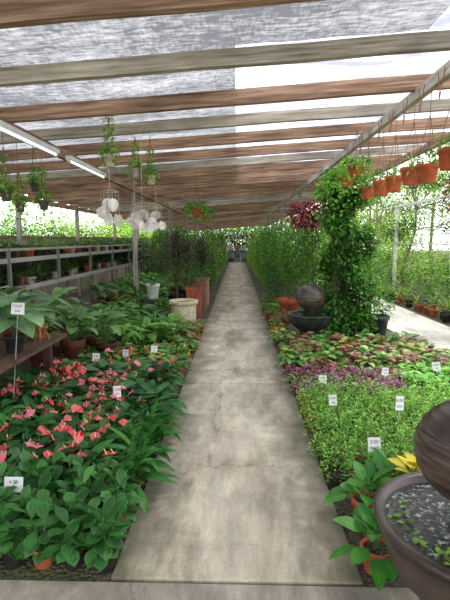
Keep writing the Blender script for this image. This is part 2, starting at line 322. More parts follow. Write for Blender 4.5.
def concrete_mat(name, base, dark, light, edge=.75, moss=True):
    m, nt, N, L = newmat(name); out = N.new('ShaderNodeOutputMaterial'); p = N.new('ShaderNodeBsdfPrincipled')
    g = N.new('ShaderNodeNewGeometry')
    def noise(scale, det, rough, mscale=(1, 1, 1), dist=0):
        mp = N.new('ShaderNodeMapping'); mp.inputs['Scale'].default_value = mscale; L.new(g.outputs['Position'], mp.inputs[0])
        n = N.new('ShaderNodeTexNoise'); n.inputs['Scale'].default_value = scale; n.inputs['Detail'].default_value = det; n.inputs['Roughness'].default_value = rough
        n.inputs['Distortion'].default_value = dist
        L.new(mp.outputs[0], n.inputs['Vector']); return n
    def rng(n, a, b, c, d):
        mr = N.new('ShaderNodeMapRange'); mr.inputs[1].default_value = a; mr.inputs[2].default_value = b; mr.inputs[3].default_value = c; mr.inputs[4].default_value = d
        L.new(n, mr.inputs[0]); return mr.outputs[0]
    def mulf(c, f):
        mul = N.new('ShaderNodeVectorMath'); mul.operation = 'SCALE'; L.new(c, mul.inputs[0]); L.new(f, mul.inputs['Scale']); return mul.outputs[0]
    n = noise(1.1, 10, .68, (1.9, .7, 1), .5)
    r = ramp(N, [(.34, dark), (.47, base), (.6, light)]); L.new(n.outputs['Fac'], r.inputs[0])
    n2 = noise(70, 5, .65)
    col = mulf(r.outputs[0], rng(n2.outputs['Fac'], .3, .7, .84, 1.12))
    n4 = noise(5, 8, .7, (1.8, .5, 1), .4)          # medium blotches
    col = mulf(col, rng(n4.outputs['Fac'], .36, .64, .78, 1.14))
    n5 = noise(1.6, 7, .65, (.6, 1.1, 1), .6)      # damp patches
    col = mulf(col, rng(n5.outputs['Fac'], .52, .66, 1, .68))
    v = N.new('ShaderNodeTexVoronoi'); v.feature = 'DISTANCE_TO_EDGE'; v.inputs['Scale'].default_value = .55
    wv = N.new('ShaderNodeVectorMath'); wv.operation = 'ADD'; s5 = N.new('ShaderNodeVectorMath'); s5.operation = 'SCALE'; s5.inputs['Scale'].default_value = .35
    L.new(n4.outputs['Color'], s5.inputs[0]); L.new(g.outputs['Position'], wv.inputs[0]); L.new(s5.outputs[0], wv.inputs[1]); L.new(wv.outputs[0], v.inputs['Vector'])
    col = mulf(col, rng(v.outputs['Distance'], .0, .006, .6, 1))
    if moss:
        sp = N.new('ShaderNodeSeparateXYZ'); L.new(g.outputs['Position'], sp.inputs[0])
        ab = N.new('ShaderNodeMath'); ab.operation = 'ABSOLUTE'; L.new(sp.outputs[0], ab.inputs[0])
        n3 = noise(3.5, 9, .7)
        ma = N.new('ShaderNodeMath'); ma.operation = 'MULTIPLY_ADD'; L.new(n3.outputs['Fac'], ma.inputs[0]); ma.inputs[1].default_value = .9; L.new(ab.outputs[0], ma.inputs[2])
        f = rng(ma.outputs[0], .7, 1.06, 0, edge)
        mx = N.new('ShaderNodeMix'); mx.data_type = 'RGBA'; L.new(f, mx.inputs[0]); L.new(col, mx.inputs[6]); mx.inputs[7].default_value = (*lin('#54553e'), 1)
        col = mx.outputs[2]
    L.new(col, p.inputs['Base Color'])
    L.new(rng(n5.outputs['Fac'], .5, .68, .8, .5), p.inputs['Roughness'])
    b = N.new('ShaderNodeBump'); b.inputs['Distance'].default_value = .003; b.inputs['Strength'].default_value = .6; L.new(n2.outputs['Fac'], b.inputs['Height']); L.new(b.outputs[0], p.inputs['Normal'])
    L.new(p.outputs[0], out.inputs[0]); return m
plane('ground', -40, 40, -6, 70, -.02, ground_mat())
M_conc = concrete_mat('path_concrete', lin('#b9ae9a'), lin('#938975'), lin('#d2c8b4'))
M_conc2 = concrete_mat('cross_slab_concrete', lin('#958d80'), lin('#787164'), lin('#b0a898'), moss=False)
M_conc3 = concrete_mat('side_path_concrete', lin('#d9d3c8'), lin('#bfb9ac'), lin('#e8e4da'), moss=False)
def slab(name, x0, x1, y0, y1, mat, top=0., th=.06, bev=.008):
    me = bpy.data.meshes.new(name); g = [(x, y, z) for x in (x0, x1) for y in (y0, y1) for z in (top-th, top)]
    me.from_pydata(g, [], [[0, 1, 3, 2], [4, 6, 7, 5], [0, 4, 5, 1], [2, 3, 7, 6], [0, 2, 6, 4], [1, 5, 7, 3]]); me.materials.append(mat)
    o = bpy.data.objects.new(name, me); bpy.context.scene.collection.objects.link(o)
    b = o.modifiers.new('bevel', 'BEVEL'); b.width = bev; b.segments = 2; return o
slab('floor_cross_slab', -4, 4, -2, 1.92, M_conc2)
ys = [1.94, 4.9, 8.0, 11.2, 14.5, 18.7, 23, 27.5, 32.5]
pp = bpy.data.objects.new('floor_concrete_path', None); bpy.context.scene.collection.objects.link(pp)
for a, b in zip(ys[:-1], ys[1:]): slab('path_slab', -.6, .6, a, b-.012, M_conc).parent = pp
slab('floor_side_path', 2.75, 3.95, 1.935, 36, M_conc3)

# ------------------------------------------------------------------ roof
SL = .066
def rz(x): return 2.9+SL*x
def beam(name, c, d, mat, ry=0, rzr=0):
    me = bpy.data.meshes.new(name); dx, dy, dz = [v/2 for v in d]
    nseg = 12; ax = 0 if d[0] > d[1] and d[0] > d[2] else (1 if d[1] > d[2] else 2)
    V = []; hs = [dx, dy, dz]; ot = [i for i in range(3) if i != ax]
    for i in range(nseg+1):
        t = -1+2*i/nseg; w = U(-.004, .004, 2)
        for a, b in ((-1, -1), (1, -1), (1, 1), (-1, 1)):
            p = [0, 0, 0]; p[ax] = t*hs[ax]; p[ot[0]] = a*hs[ot[0]]+w[0]; p[ot[1]] = b*hs[ot[1]]+w[1]; V.append(p)
    F = [(0, 1, 2, 3), tuple(nseg*4+j for j in (3, 2, 1, 0))]
    for i in range(nseg):
        for j in range(4): k = (j+1) % 4; F.append((i*4+j, (i+1)*4+j, (i+1)*4+k, i*4+k))
    me.from_pydata(V, [], F); me.materials.append(mat)
    o = bpy.data.objects.new(name, me); o.location = c; o.rotation_euler = (0, ry, rzr); bpy.context.scene.collection.objects.link(o)
    return o
XL, XR, YE = -4.8, 3.05, 46
y = -.9
while y < YE:
    k = int(round((y-2.6)/.87)); br = (k % 2 == 0)
    if k > 4: br = U(0, 1) < .8
    xm = (XL+XR)/2
    beam('roof_beam', (xm, y, rz(xm)+U(-.01, .01)), (XR-XL, .065, .13 if br else .115), M_brown if br else M_grey, -math.atan(SL), U(-.004, .004))
    y += .87
def net_mat():
    m, nt, N, L = newmat('shade_net'); out = N.new('ShaderNodeOutputMaterial')
    tc = N.new('ShaderNodeTexCoord')
    def noise(scale, det, ms):
        mp = N.new('ShaderNodeMapping'); mp.inputs['Scale'].default_value = ms; L.new(tc.outputs['Object'], mp.inputs[0])
        n = N.new('ShaderNodeTexNoise'); n.inputs['Scale'].default_value = scale; n.inputs['Detail'].default_value = det; L.new(mp.outputs[0], n.inputs['Vector']); return n
    n = noise(1, 5, (9, 34, 1)); n2 = noise(1.2, 4, (.8, 2.2, 1)); n3 = noise(1, 2, (45, 12, 1))
    ad = N.new('ShaderNodeMath'); ad.operation = 'MULTIPLY_ADD'; L.new(n2.outputs['Fac'], ad.inputs[0]); ad.inputs[1].default_value = 1.0; L.new(n.outputs['Fac'], ad.inputs[2])
    a2 = N.new('ShaderNodeMath'); a2.operation = 'MULTIPLY_ADD'; L.new(n3.outputs['Fac'], a2.inputs[0]); a2.inputs[1].default_value = .4; L.new(ad.outputs[0], a2.inputs[2])
    mr = N.new('ShaderNodeMapRange'); mr.inputs[1].default_value = 1.04; mr.inputs[2].default_value = 1.5; mr.inputs[3].default_value = .01; mr.inputs[4].default_value = .34
    L.new(a2.outputs[0], mr.inputs[0])
    d = N.new('ShaderNodeBsdfDiffuse'); d.inputs[0].default_value = (*lin('#5a5a60'), 1)
    t = N.new('ShaderNodeBsdfTranslucent'); t.inputs[0].default_value = (*lin('#6c6c72'), 1)
    a = N.new('ShaderNodeMixShader'); a.inputs[0].default_value = .5; L.new(d.outputs[0], a.inputs[1]); L.new(t.outputs[0], a.inputs[2])
    tr = N.new('ShaderNodeBsdfTransparent'); ms = N.new('ShaderNodeMixShader'); L.new(mr.outputs[0], ms.inputs[0]); L.new(a.outputs[0], ms.inputs[1]); L.new(tr.outputs[0], ms.inputs[2])
    L.new(ms.outputs[0], out.inputs[0]); return m
def sheet_mat():
    m, nt, N, L = newmat('translucent_roof_sheet'); out = N.new('ShaderNodeOutputMaterial')
    tc = N.new('ShaderNodeTexCoord'); n = N.new('ShaderNodeTexNoise'); n.inputs['Scale'].default_value = 2.5; n.inputs['Detail'].default_value = 6
    mp = N.new('ShaderNodeMapping'); mp.inputs['Scale'].default_value = (1, 3, 1); L.new(tc.outputs['Object'], mp.inputs[0]); L.new(mp.outputs[0], n.inputs['Vector'])
    r = ramp(N, [(.35, lin('#8c8c98')), (.6, lin('#d4d4e0'))]); L.new(n.outputs['Fac'], r.inputs[0])
    t = N.new('ShaderNodeBsdfTranslucent'); L.new(r.outputs[0], t.inputs[0])
    tr = N.new('ShaderNodeBsdfTransparent'); L.new(r.outputs[0], tr.inputs[0])
    ms = N.new('ShaderNodeMixShader'); ms.inputs[0].default_value = .45; L.new(t.outputs[0], ms.inputs[1]); L.new(tr.outputs[0], ms.inputs[2])
    L.new(ms.outputs[0], out.inputs[0]); return m
MN, MS = net_mat(), sheet_mat()
zw = lambda x, y: rz(x)+.085+.006*math.sin(y*7.2)+.004*math.sin(x*11)
plane('ceiling_shade_net', XL-.1, -.02, -1, YE+.2, 0, MN, 20, 180, zw)
plane('ceiling_shade_net_front', -.02, 1.35, -1, 3.45, 0, MN, 12, 20, lambda x, y: zw(x, y)+.002)
plane('ceiling_translucent_sheet_front', 1.35, XR+.1, -1, 3.45, 0, MS, 12, 20, zw)
plane('ceiling_translucent_sheet', -.02, XR+.1, 3.45, 10.4, 0, MS, 20, 40, zw)
plane('ceiling_shade_net_rear', -.02, XR+.1, 10.4, YE+.2, 0, MN, 20, 140, zw)
# lengthwise carrier beams + posts
for xx, mt, w in ((-2.15, M_browny, .07), (1.62, M_greyy, .06), (-4.6, M_browny, .08), (2.85, M_browny, .07)):
    beam('roof_carrier_beam', (xx, 22.5, rz(xx)-.065-.05), (w, 47, .1), mt)
for xx, yl in ((1.66, (7.45, 12.2, 17, 21.8, 26.6, 32)), (-2.15, (9.5, 14.5, 19.5, 24.5, 30)), (-4.6, (3, 6, 9.5, 13, 17, 21, 25, 30)), (2.85, (12.5, 18, 24))):
    for yy in yl:
        top = rz(xx)-.175
        beam('support_post', (xx, yy, (top-.02)/2), (.085, .085, top+.02), M_postz)

# fluorescent lamps
def lamp(y0, y1, x=-2.06, z=2.565):
    e = bpy.data.objects.new('fluorescent_lamp', None); bpy.context.scene.collection.objects.link(e)
    g = Geo(); g.box((x, (y0+y1)/2, z+.03), (.07, y1-y0, .045), PLAIN, (.8, .8, .8)); g.box((x, y0+.02, z), (.035, .03, .05), PLAIN, (.7, .7, .7)); g.box((x, y1-.02, z), (.035, .03, .05), PLAIN, (.7, .7, .7))
    g.build('housing', parent=e)
    m, nt, N, L = newmat('lamp_tube'); out = N.new('ShaderNodeOutputMaterial'); em = N.new('ShaderNodeEmission'); em.inputs[1].default_value = 1.3; em.inputs[0].default_value = (.95, .98, 1, 1); L.new(em.outputs[0], out.inputs[0])
    g = Geo(); g.tubes([[x, y0+.03, z-.005]], [[x, y1-.03, z-.005]], .015, .015, (1, 1, 1), k=1, sides=12, mat=0); g.build('tube', [m], e)
lamp(3.7, 5.25); lamp(5.6, 7.1)

# ------------------------------------------------------------------ left beds
bed('peperomia_bed', -2.1, -.585, 1.97, 2.52, .15, obov, black=.6)
bed('anthurium_bed', -2.15, -.84, 2.52, 3.75, .175, anthurium, black=.6)
bed('peace_lily_bed', -.86, -.59, 2.55, 3.6, .14, spath, black=.6)
g = Geo()
for _ in range(54):
    x, y = U(-2.1, -.69), U(3.7, 4.75); zt = g.pot(x, y, -.02, .07, .12, lin('#2b2624') if U(0, 1) < .5 else None)
    (calathea if U(0, 1) < .5 else anthurium)(g, x, y, zt)
g.build('calathea_bed')
bed('croton_bed', -2.2, -.6, 4.8, 6.2, .17, [croton, croton, lambda g, x, y, z: bushy(g, x, y, z, 60, .09, .1, .035, .02, ('#5f8f38', '#a7c860')), begonia, lambda g, x, y, z: rosette(g, x, y, z, 14, .13, .07, .12, (30, 85), 35, .8, 'ovate', ('#2f6a2c', '#6aa048'))])
def mixbig(g, x, y, z):
    k = R.randint(6); s = U(.75, 1.3)
    if k == 0: fern(g, x, y, z, 16, .36*s)
    elif k == 1: rosette(g, x, y, z, 16, .17*s, .12*s, .28*s, (40, 85), 50, .7, 'heart', ('#5f9a42', '#9cc86c'), SOFT)
    elif k == 2: bushy(g, x, y, z+.1, 160, .2*s, .3*s, .06, .035, ('#3d7a2c', '#8cc04e'), LEAF)
    elif k == 3: rosette(g, x, y, z, 16, .24*s, .08*s, .16*s, (35, 85), 20, 1, 'lance', ('#2e6128', '#659f45'))
    elif k == 4: blades(g, x, y, z, 30, .3*s, .025, ('#5a8f45', '#a4c480'), dr=1.6)
    else: rosette(g, x, y, z, 14, .22*s, .14*s, .3*s, (50, 85), 55, .7, 'heart', ('#2f6234', '#5f9350'), MOTT if U(0, 1) < .4 else LEAF)
bed('mixed_foliage_bed', -2.75, -.9, 6.25, 7.2, .27, mixbig, .08, .12)
bed('mixed_foliage_bed', -2.75, -1.35, 7.2, 9.2, .3, mixbig, .09, .12)
bed('small_border_plants', -1.3, -.6, 7.25, 7.95, .15, [croton, begonia, lambda g, x, y, z: bushy(g, x, y, z, 60, .08, .1, .035, .02)], .05, .09)
bed('small_border_plants', -.86, -.6, 6.25, 7.2, .145, [croton, begonia, lambda g, x, y, z: bushy(g, x, y, z, 60, .08, .1, .035, .02)], .05, .09)
bed('large_foliage_plants', -3.0, -1.5, 9.2, 13.5, .4, mixbig, .12, .36)
g = Geo()
for y in np.arange(13.8, 34, .75):
    for x in (-1.0, -1.6, -2.3, -3.0):
        h = U(.45, 1.0)+(-x-.9)*.1
        if U(0, 1) < .3:
            g.tubes([[x, y, -.02]], [[x, y, h+.6]], .02, .012, lin('#6b5a4a')); blades(g, x, y, h+.6, 38, .55, .045, random.choice([('#4a7a34', '#8fb85a'), ('#3c3338', '#6b5560')]))
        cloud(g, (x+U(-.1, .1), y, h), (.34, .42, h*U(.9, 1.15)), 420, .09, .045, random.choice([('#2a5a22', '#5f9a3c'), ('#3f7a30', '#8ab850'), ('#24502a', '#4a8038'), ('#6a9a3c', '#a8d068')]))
g.build('shrub_row_beside_path')
# dark cordyline with stems near the path
g = Geo()
for x, y, h in ((-1.3, 9.7, 1.25), (-.95, 12.2, 1.1), (-1.45, 10.6, 1.35), (-1.1, 13.2, 1.25), (-1.3, 11.6, 1.3), (-1.7, 12.4, 1.5)):
    g.pot(x, y, -.02, .18, .34, lin('#2d2a2a')); g.tubes([[x, y, .25]], [[x, y, h]], .02, .015, lin('#6b5a4a'), k=2, sides=6)
    blades(g, x, y, h, 60, .55, .05, ('#2c3328', '#5d5a50')); blades(g, x, y, h-.25, 34, .5, .05, ('#39452e', '#7b7f5c')); blades(g, x, y, h-.5, 30, .45, .05, ('#3f5a34', '#7b8f5c'))
g.build('potted_cordyline')
# fluted cream planter, white bucket, terracotta planters
g = Geo()
g.lathe(-1.0, 8.35, -.02, [(0, 0), (.21, 0), (.22, .03), (.23, .42)], 48, POT, lin('#dccfb4'), flute=.035)
g.lathe(-1.0, 8.35, -.02, [(.22, .42), (.27, .43), (.275, .5), (.24, .5), (.21, .42)], 48, POT, lin('#cdbf9e'))
g.lathe(-1.0, 8.35, -.02, [(.225, .45), (.1, .46), (.001, .46)], 24, SOIL, lin('#3a2c22')); g.build('fluted_planter_pot')
g = Geo(); zt = g.pot(-1.68, 8.9, .44, .14, .3, lin('#e4e6e0'), PLAIN, 24, True)
g.box((-1.68, 8.9, .21), (.3, .3, .46), POT, lin('#4a443c')); rosette(g, -1.68, 8.9, zt, 14, .2, .08, .12, c=('#3a7030', '#6ba048')); g.build('white_bucket_planter')
for (x, y, h, c) in ((-.92, 9.5, .62, '#a8583c'), (-.86, 10.4, .72, '#a06a58'), (-.86, 11.3, .66, '#c29a8a')):
    g = Geo(); cc = lin(c)
    for sx in (-1, 1): g.box((x+sx*.13, y, h/2-.02), (.03, .34, h), POT, cc); g.box((x, y+sx*.155, h/2-.02), (.23, .03, h), POT, cc)
    g.box((x, y, .1), (.22, .27, .24), POT, cc)
    for sx in (-1, 1): g.box((x+sx*.14, y, h-.03), (.045, .38, .05), POT, cc*1.1); g.box((x, y+sx*.17, h-.03), (.24, .045, .05), POT, cc*1.1)
    g.box((x, y, h-.09), (.22, .27, .04), SOIL, lin('#3a2c22'))
    bushy(g, x, y, h-.05, 120, .22, .35, .07, .035, ('#33662a', '#6ea044'), LEAF); g.build('tall_terracotta_planter')

# table on the left with potted alocasia
g = Geo(); wc = lin('#5b4434')
for k in range(5): g.box((-2.66+k*.19-.05, 4.0, .57), (.18, 1.6, .035), BARK, wc*U(.8, 1.2))
for xx in (-2.72, -2.02):
    for yy in (3.35, 4.65): g.box((xx, yy, .265), (.07, .07, .57), BARK, wc*.8)
g.box((-2.35, 3.3, .51), (.85, .04, .08), BARK, wc); g.box((-2.35, 4.7, .51), (.85, .04, .08), BARK, wc)
g.build('plant_table')
def potted(name, x, y, z, fn, r=.09, h=.15, col=None, mat=POT, **k):
    g = Geo(); zt = g.pot(x, y, z, r, h, col if col is not None else lin('#b5603c'), mat, 20); fn(g, x, y, zt, **k); return g.build(name)
TZ = .588
potted('potted_alocasia', -2.02, 3.95, TZ, lambda g, x, y, z: rosette(g, x, y, z, 16, .3, .19, .3, (45, 85), 55, .7, 'heart', ('#4a7a4c', '#7aa070'), MOTT, nv=6), .095, .16, lin('#23201f'))
potted('potted_alocasia', -2.3, 4.45, TZ, lambda g, x, y, z: rosette(g, x, y, z, 16, .3, .18, .4, (50, 85), 55, .7, 'heart', ('#3f6b45', '#6a9465'), MOTT, nv=6), .1, .17, lin('#8a4a38'))
potted('potted_spider_plant', -2.05, 4.55, TZ, lambda g, x, y, z: blades(g, x, y, z, 34, .28, .022, ('#5f9340', '#a8c880'), dr=1.8), .08, .13)
potted('potted_dracaena', -2.45, 3.7, TZ, lambda g, x, y, z: rosette(g, x, y, z, 16, .3, .1, .25, (40, 85), 30, .9, 'lance', ('#28552c', '#4b7d3c')), .1, .16, lin('#23201f'))
potted('potted_syngonium', -2.3, 3.42, TZ, lambda g, x, y, z: rosette(g, x, y, z, 14, .2, .13, .2, (35, 80), 45, .7, 'heart', ('#4f8550', '#83ad78'), MOTT), .08, .13)
# taller big leaf plants behind table
g = Geo()
for x, y, hh in ((-2.0, 5.35, .42), (-2.55, 6.2, .5), (-2.3, 5.1, .5), (-3.0, 5.6, .6), (-2.9, 4.95, .6), (-2.05, 6.05, .35), (-1.7, 5.7, .3)):
    zt = g.pot(x, y, -.02, .14, hh, lin('#6b3a2c')*U(.5, 1.1)); rosette(g, x, y, zt, 18, .28, .15, .4, (40, 88), 45, .8, 'heart', ('#355f2e', '#6d9c50'), MOTT if U(0, 1) < .3 else LEAF, nv=6)
g.build('potted_philodendron_group')

# shelving along the left side
g = Geo(); pc = lin('#a3a199')
for z, w in ((1.28, .5), (.85, .6)):
    g.box((-3.55, 11, z), (w, 13, .03), PLAIN, pc*.6); g.box((-3.55+w/2, 11, z+.02), (.03, 13, .07), PLAIN, pc)
for y in np.arange(4.6, 17.6, 1.8):
    for xx in (-3.28, -3.82): g.box((xx, y, .72), (.045, .045, 1.5), PLAIN, pc*.6)
g.box((-3.28, 11, 1.46), (.03, 13, .035), PLAIN, pc)
g.box((-3.85, 11, 1.1), (.03, 13, .8), BARK, lin('#4f463c'))
g.build('plant_shelf_rack')
g = Geo()
for y in np.arange(4.75, 17.3, .19):
    for z in (1.297, .867):
        x = U(-3.7, -3.45); r = U(.06, .09)
        zt = g.pot(x, y, z, r, U(.1, .15), random.choice([lin('#2a2726'), lin('#a85a3a'), lin('#3a3532'), lin('#c8c4b8')]))
        random.choice([lambda: bushy(g, x, y, zt, 90, .15, .26, .05, .028, ('#3c7530', '#80b04c')), lambda: blades(g, x, y, zt, 22, .34, .025, ('#3f6f34', '#7a9c50')), lambda: rosette(g, x, y, zt, 11, .16, .08, .14)])()
g.build('shelf_potted_plants')
# masonry wall on left
wm = attr_mat('wall_plaster', .9, 3, .7, 1.1, .3)
g = Geo(); g.box((-5.1, 16, .81), (.12, 34, 1.66), 0, lin('#b5a698')); g.box((-5.1, 16, 1.67), (.2, 34, .06), 0, lin('#8f6f5c')); g.build('wall_left', [wm])

# ------------------------------------------------------------------ right beds
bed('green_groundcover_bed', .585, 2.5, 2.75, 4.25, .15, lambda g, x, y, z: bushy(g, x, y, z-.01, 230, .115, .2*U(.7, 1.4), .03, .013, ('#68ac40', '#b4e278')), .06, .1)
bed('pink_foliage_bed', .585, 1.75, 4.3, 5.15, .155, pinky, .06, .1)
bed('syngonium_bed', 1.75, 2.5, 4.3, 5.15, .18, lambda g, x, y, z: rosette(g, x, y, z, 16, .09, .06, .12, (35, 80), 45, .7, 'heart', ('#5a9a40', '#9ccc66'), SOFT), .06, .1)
bed('rex_begonia_bed', .585, 2.6, 5.2, 6.75, .175, [begonia, begonia, begonia, lambda g, x, y, z: fern(g, x, y, z, 8, .2, ('#4c8a30', '#90c858'), 8, .05)], .065, .11)
def yel(g, x, y, z): rosette(g, x, y, z, 18, .13, .07, .08, (20, 85), 20, .7, 'ovate', ('#c9b52a', '#e6d84a'))
def gl(g, x, y, z): rosette(g, x, y, z, 22, .15, .085, .1, (5, 85), 20, .7, 'ovate', ('#2c6c28', '#589a3c'))
potted('potted_rubber_plant', .69, 2.05, -.0205, gl, .075, .13, lin('#c8623a'))
potted('potted_rubber_plant', .74, 2.42, -.02, gl, .08, .16, lin('#b8582f'))
potted('potted_rubber_plant', 1.0, 2.26, -.02, gl, .08, .14, lin('#b8582f'))
potted('potted_rubber_plant', .91, 2.6, -.02, gl, .07, .12, lin('#2b2624'))
potted('potted_croton', 1.1, 2.6, -.02, yel, .08, .2)
potted('potted_rubber_plant', 1.4, 2.3, -.02, gl, .08, .14)
potted('potted_fern', 1.38, 2.58, -.02, lambda g, x, y, z: fern(g, x, y, z, 14, .22), .07, .12)

# bubbling jar fountains
wmat, nt, N, L = newmat('fountain_water'); out = N.new('ShaderNodeOutputMaterial'); p = N.new('ShaderNodeBsdfPrincipled')
p.inputs['Roughness'].default_value = .12; tc = N.new('ShaderNodeTexCoord')
n = N.new('ShaderNodeTexNoise'); n.inputs['Scale'].default_value = 45; n.inputs['Detail'].default_value = 6; L.new(tc.outputs['Object'], n.inputs['Vector'])
r = ramp(N, [(.5, lin('#23251f')), (.58, lin('#4c524c')), (.68, lin('#b9bfbc'))]); L.new(n.outputs['Fac'], r.inputs[0]); L.new(r.outputs[0], p.inputs['Base Color'])
b = N.new('ShaderNodeBump'); b.inputs['Distance'].default_value = .012; L.new(n.outputs['Fac'], b.inputs['Height']); L.new(b.outputs[0], p.inputs['Normal']); L.new(p.outputs[0], out.inputs[0])
def fountain(x, y, s, zr, plants=True, jc='#4a3a33', bc='#463932', jr=.23, jh=.19):
    e = bpy.data.objects.new('jar_fountain', None); bpy.context.scene.collection.objects.link(e)
    c = lin(bc); r = .38*s; H = zr+.02
    g = Geo()
    g.lathe(x, y, -.02, [(0, 0), (r*.55, 0), (r*.58, .03), (r*.45, H*.2), (r*.42, H*.3), (r*.6, H*.42), (r*.85, H*.62), (r*.96, H*.85), (r*.97, H*.93), (r*1.02, H*.95), (r*1.03, H*.99), (r*1.0, H), (r*.92, H*.995), (r*.9, H*.93), (r*.85, H*.8), (r*.5, H*.6), (.001, H*.55)], 64, GLAZE, c)
    g.build('basin', parent=e)
    g = Geo(); zw = zr-.035
    g.lathe(x, y, 0, [(r*.905, zw), (r*.5, zw), (.001, zw)], 48, 0, c); g.build('water', [wmat], e)
    g = Geo(); zc = zr+.28*s; pts = [(.0, zw-.1), (r*.25, zw-.1), (r*.25, zr+.08*s)]
    a = np.linspace(-pi/2+.55, pi/2-.28, 46)
    for k, t in enumerate(a): pts.append((jr*s*math.cos(t)*(1+.012*math.sin(k*1.57)), zc+jh*s*math.sin(t)))
    zt = pts[-1][1]; rt = pts[-1][0]
    pts += [(rt*1.15, zt+.012*s), (rt*1.1, zt+.02*s), (rt*.8, zt+.015*s), (rt*.7, zt-.03*s), (.001, zt-.04*s)]
    g.lathe(x, y, 0, pts, 56, GLAZE, lin(jc)); g.build('jar', parent=e)
    if plants:
        g = Geo(); th = U(2.2, 6.2, 60); rr = r*U(.68, .86, 60)
        P = np.stack([x+rr*np.cos(th), y+rr*np.sin(th), np.full(60, zw+.004)], 1)
        g.leaves(P, U(0, 6.3, 60), U(0, .5, 60), .03, .02, .3, .1, 'round', 3, cols(60, '#5a9038', '#a0c850'), 0, SOFT)
        bushy(g, x-.14*s, y-.22*s, zw, 90, .08, .1, .03, .016, ('#7aa83a', '#c2d860'))
        g.build('water_plants', parent=e)
fountain(.95, 1.66, 1, .51, jr=.25, jh=.21)
fountain(1.2, 7.35, .98, .4, False, '#4c443c', '#363a36', .25, .225)

# low plants between begonia bed and shrubs
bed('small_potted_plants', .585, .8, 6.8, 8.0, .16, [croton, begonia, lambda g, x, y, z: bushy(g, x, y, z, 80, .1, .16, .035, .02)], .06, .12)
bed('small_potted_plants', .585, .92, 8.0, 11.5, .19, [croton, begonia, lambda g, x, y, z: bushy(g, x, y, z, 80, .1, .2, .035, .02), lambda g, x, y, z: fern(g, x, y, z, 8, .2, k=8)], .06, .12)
bed('mixed_potted_plants', 1.9, 2.6, 8.3, 9.2, .3, mixbig, .09, .16)
# vine covered post: irregular overlapping growth
g = Geo(); n = 7000
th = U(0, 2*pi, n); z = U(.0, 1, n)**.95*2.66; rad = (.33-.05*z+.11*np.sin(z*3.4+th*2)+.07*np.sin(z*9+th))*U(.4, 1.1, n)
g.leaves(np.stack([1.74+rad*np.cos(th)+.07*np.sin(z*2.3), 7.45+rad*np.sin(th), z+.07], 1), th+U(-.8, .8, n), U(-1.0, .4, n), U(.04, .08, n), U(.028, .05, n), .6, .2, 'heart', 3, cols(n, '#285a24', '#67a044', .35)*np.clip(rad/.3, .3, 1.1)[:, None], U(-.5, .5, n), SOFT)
for (cx, cy, cz, r, h, cc) in ((1.55, 7.55, 1.2, .24, .3, ('#3a7a2c', '#86bc50')), (2.0, 7.4, 1.5, .26, .34, ('#285a24', '#5a943c')), (1.6, 7.75, .55, .28, .45, ('#285a24', '#5a943c')), (2.02, 7.35, .7, .3, .45, ('#3a7a2c', '#7cb44c')), (1.98, 7.4, .25, .32, .25, ('#3a7a2c', '#7cb44c')),
                         (1.62, 7.35, 1.9, .22, .3, ('#4a8a34', '#9ccc60')), (1.95, 7.4, 2.25, .24, .2, ('#4a8a34', '#9ccc60')), (1.5, 7.4, 2.35, .24, .2, ('#4a8a3c', '#96c860'))):
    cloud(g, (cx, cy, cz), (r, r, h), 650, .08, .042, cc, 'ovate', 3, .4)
A = np.stack([1.68+U(-.12, .12, 30), 7.45+U(-.12, .12, 30), np.full(30, -.01)], 1); B = A+np.stack([U(-.06, .06, 30), U(-.06, .06, 30), U(2, 2.5, 30)], 1)
g.tubes(A, B, .006, .004, lin('#6b6a3c'), k=3); g.build('climbing_vine')
# large pots
potted('large_glazed_pot', 2.42, 7.7, -.02, lambda g, x, y, z: cloud(g, (x, y, z+.3), (.26, .26, .3), 400), .2, .34, lin('#3a4040'), GLAZE)
potted('terracotta_tree_pot', 1.08, 9.3, -.02, lambda g, x, y, z: (g.tubes([[x, y, z]], [[x+.15, y+.1, 1.5]], .02, .012, lin('#6a5844')), cloud(g, (x+.15, y, 1.3), (.4, .4, .7), 1700, .09, .03, ('#2f6a24', '#7cb048'))), .22, .42, lin('#c8623f'))
g = Geo()
g.tubes([[1.45, 8.4, -.02]], [[1.38, 8.4, 1.7]], .018, .01, lin('#6a5844'), k=3)
g.pot(1.6, 8.45, -.02, .16, .3, lin('#2b2624'))
cloud(g, (1.3, 8.4, 2.04), (.34, .34, .26), 620, .13, .04, ('#7a1f38', '#c04a5c'), 'ovate', 3, mat=LEAF)
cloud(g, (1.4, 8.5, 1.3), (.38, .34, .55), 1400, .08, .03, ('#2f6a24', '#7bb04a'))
g.build('red_cordyline_shrub')
g = Geo()
for y in np.arange(10.3, 34, .8):
    for x in (1.05, 1.75, 2.35):
        h = U(.55, 1.2)
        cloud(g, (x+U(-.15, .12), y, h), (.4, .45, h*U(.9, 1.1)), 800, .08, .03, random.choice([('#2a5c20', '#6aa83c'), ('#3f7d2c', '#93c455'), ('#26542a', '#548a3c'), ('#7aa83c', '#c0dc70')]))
        g.tubes([[x, y, -.02]], [[x, y, h*1.4]], .02, .01, lin('#5a4a38'))
g.build('tall_shrub_row')

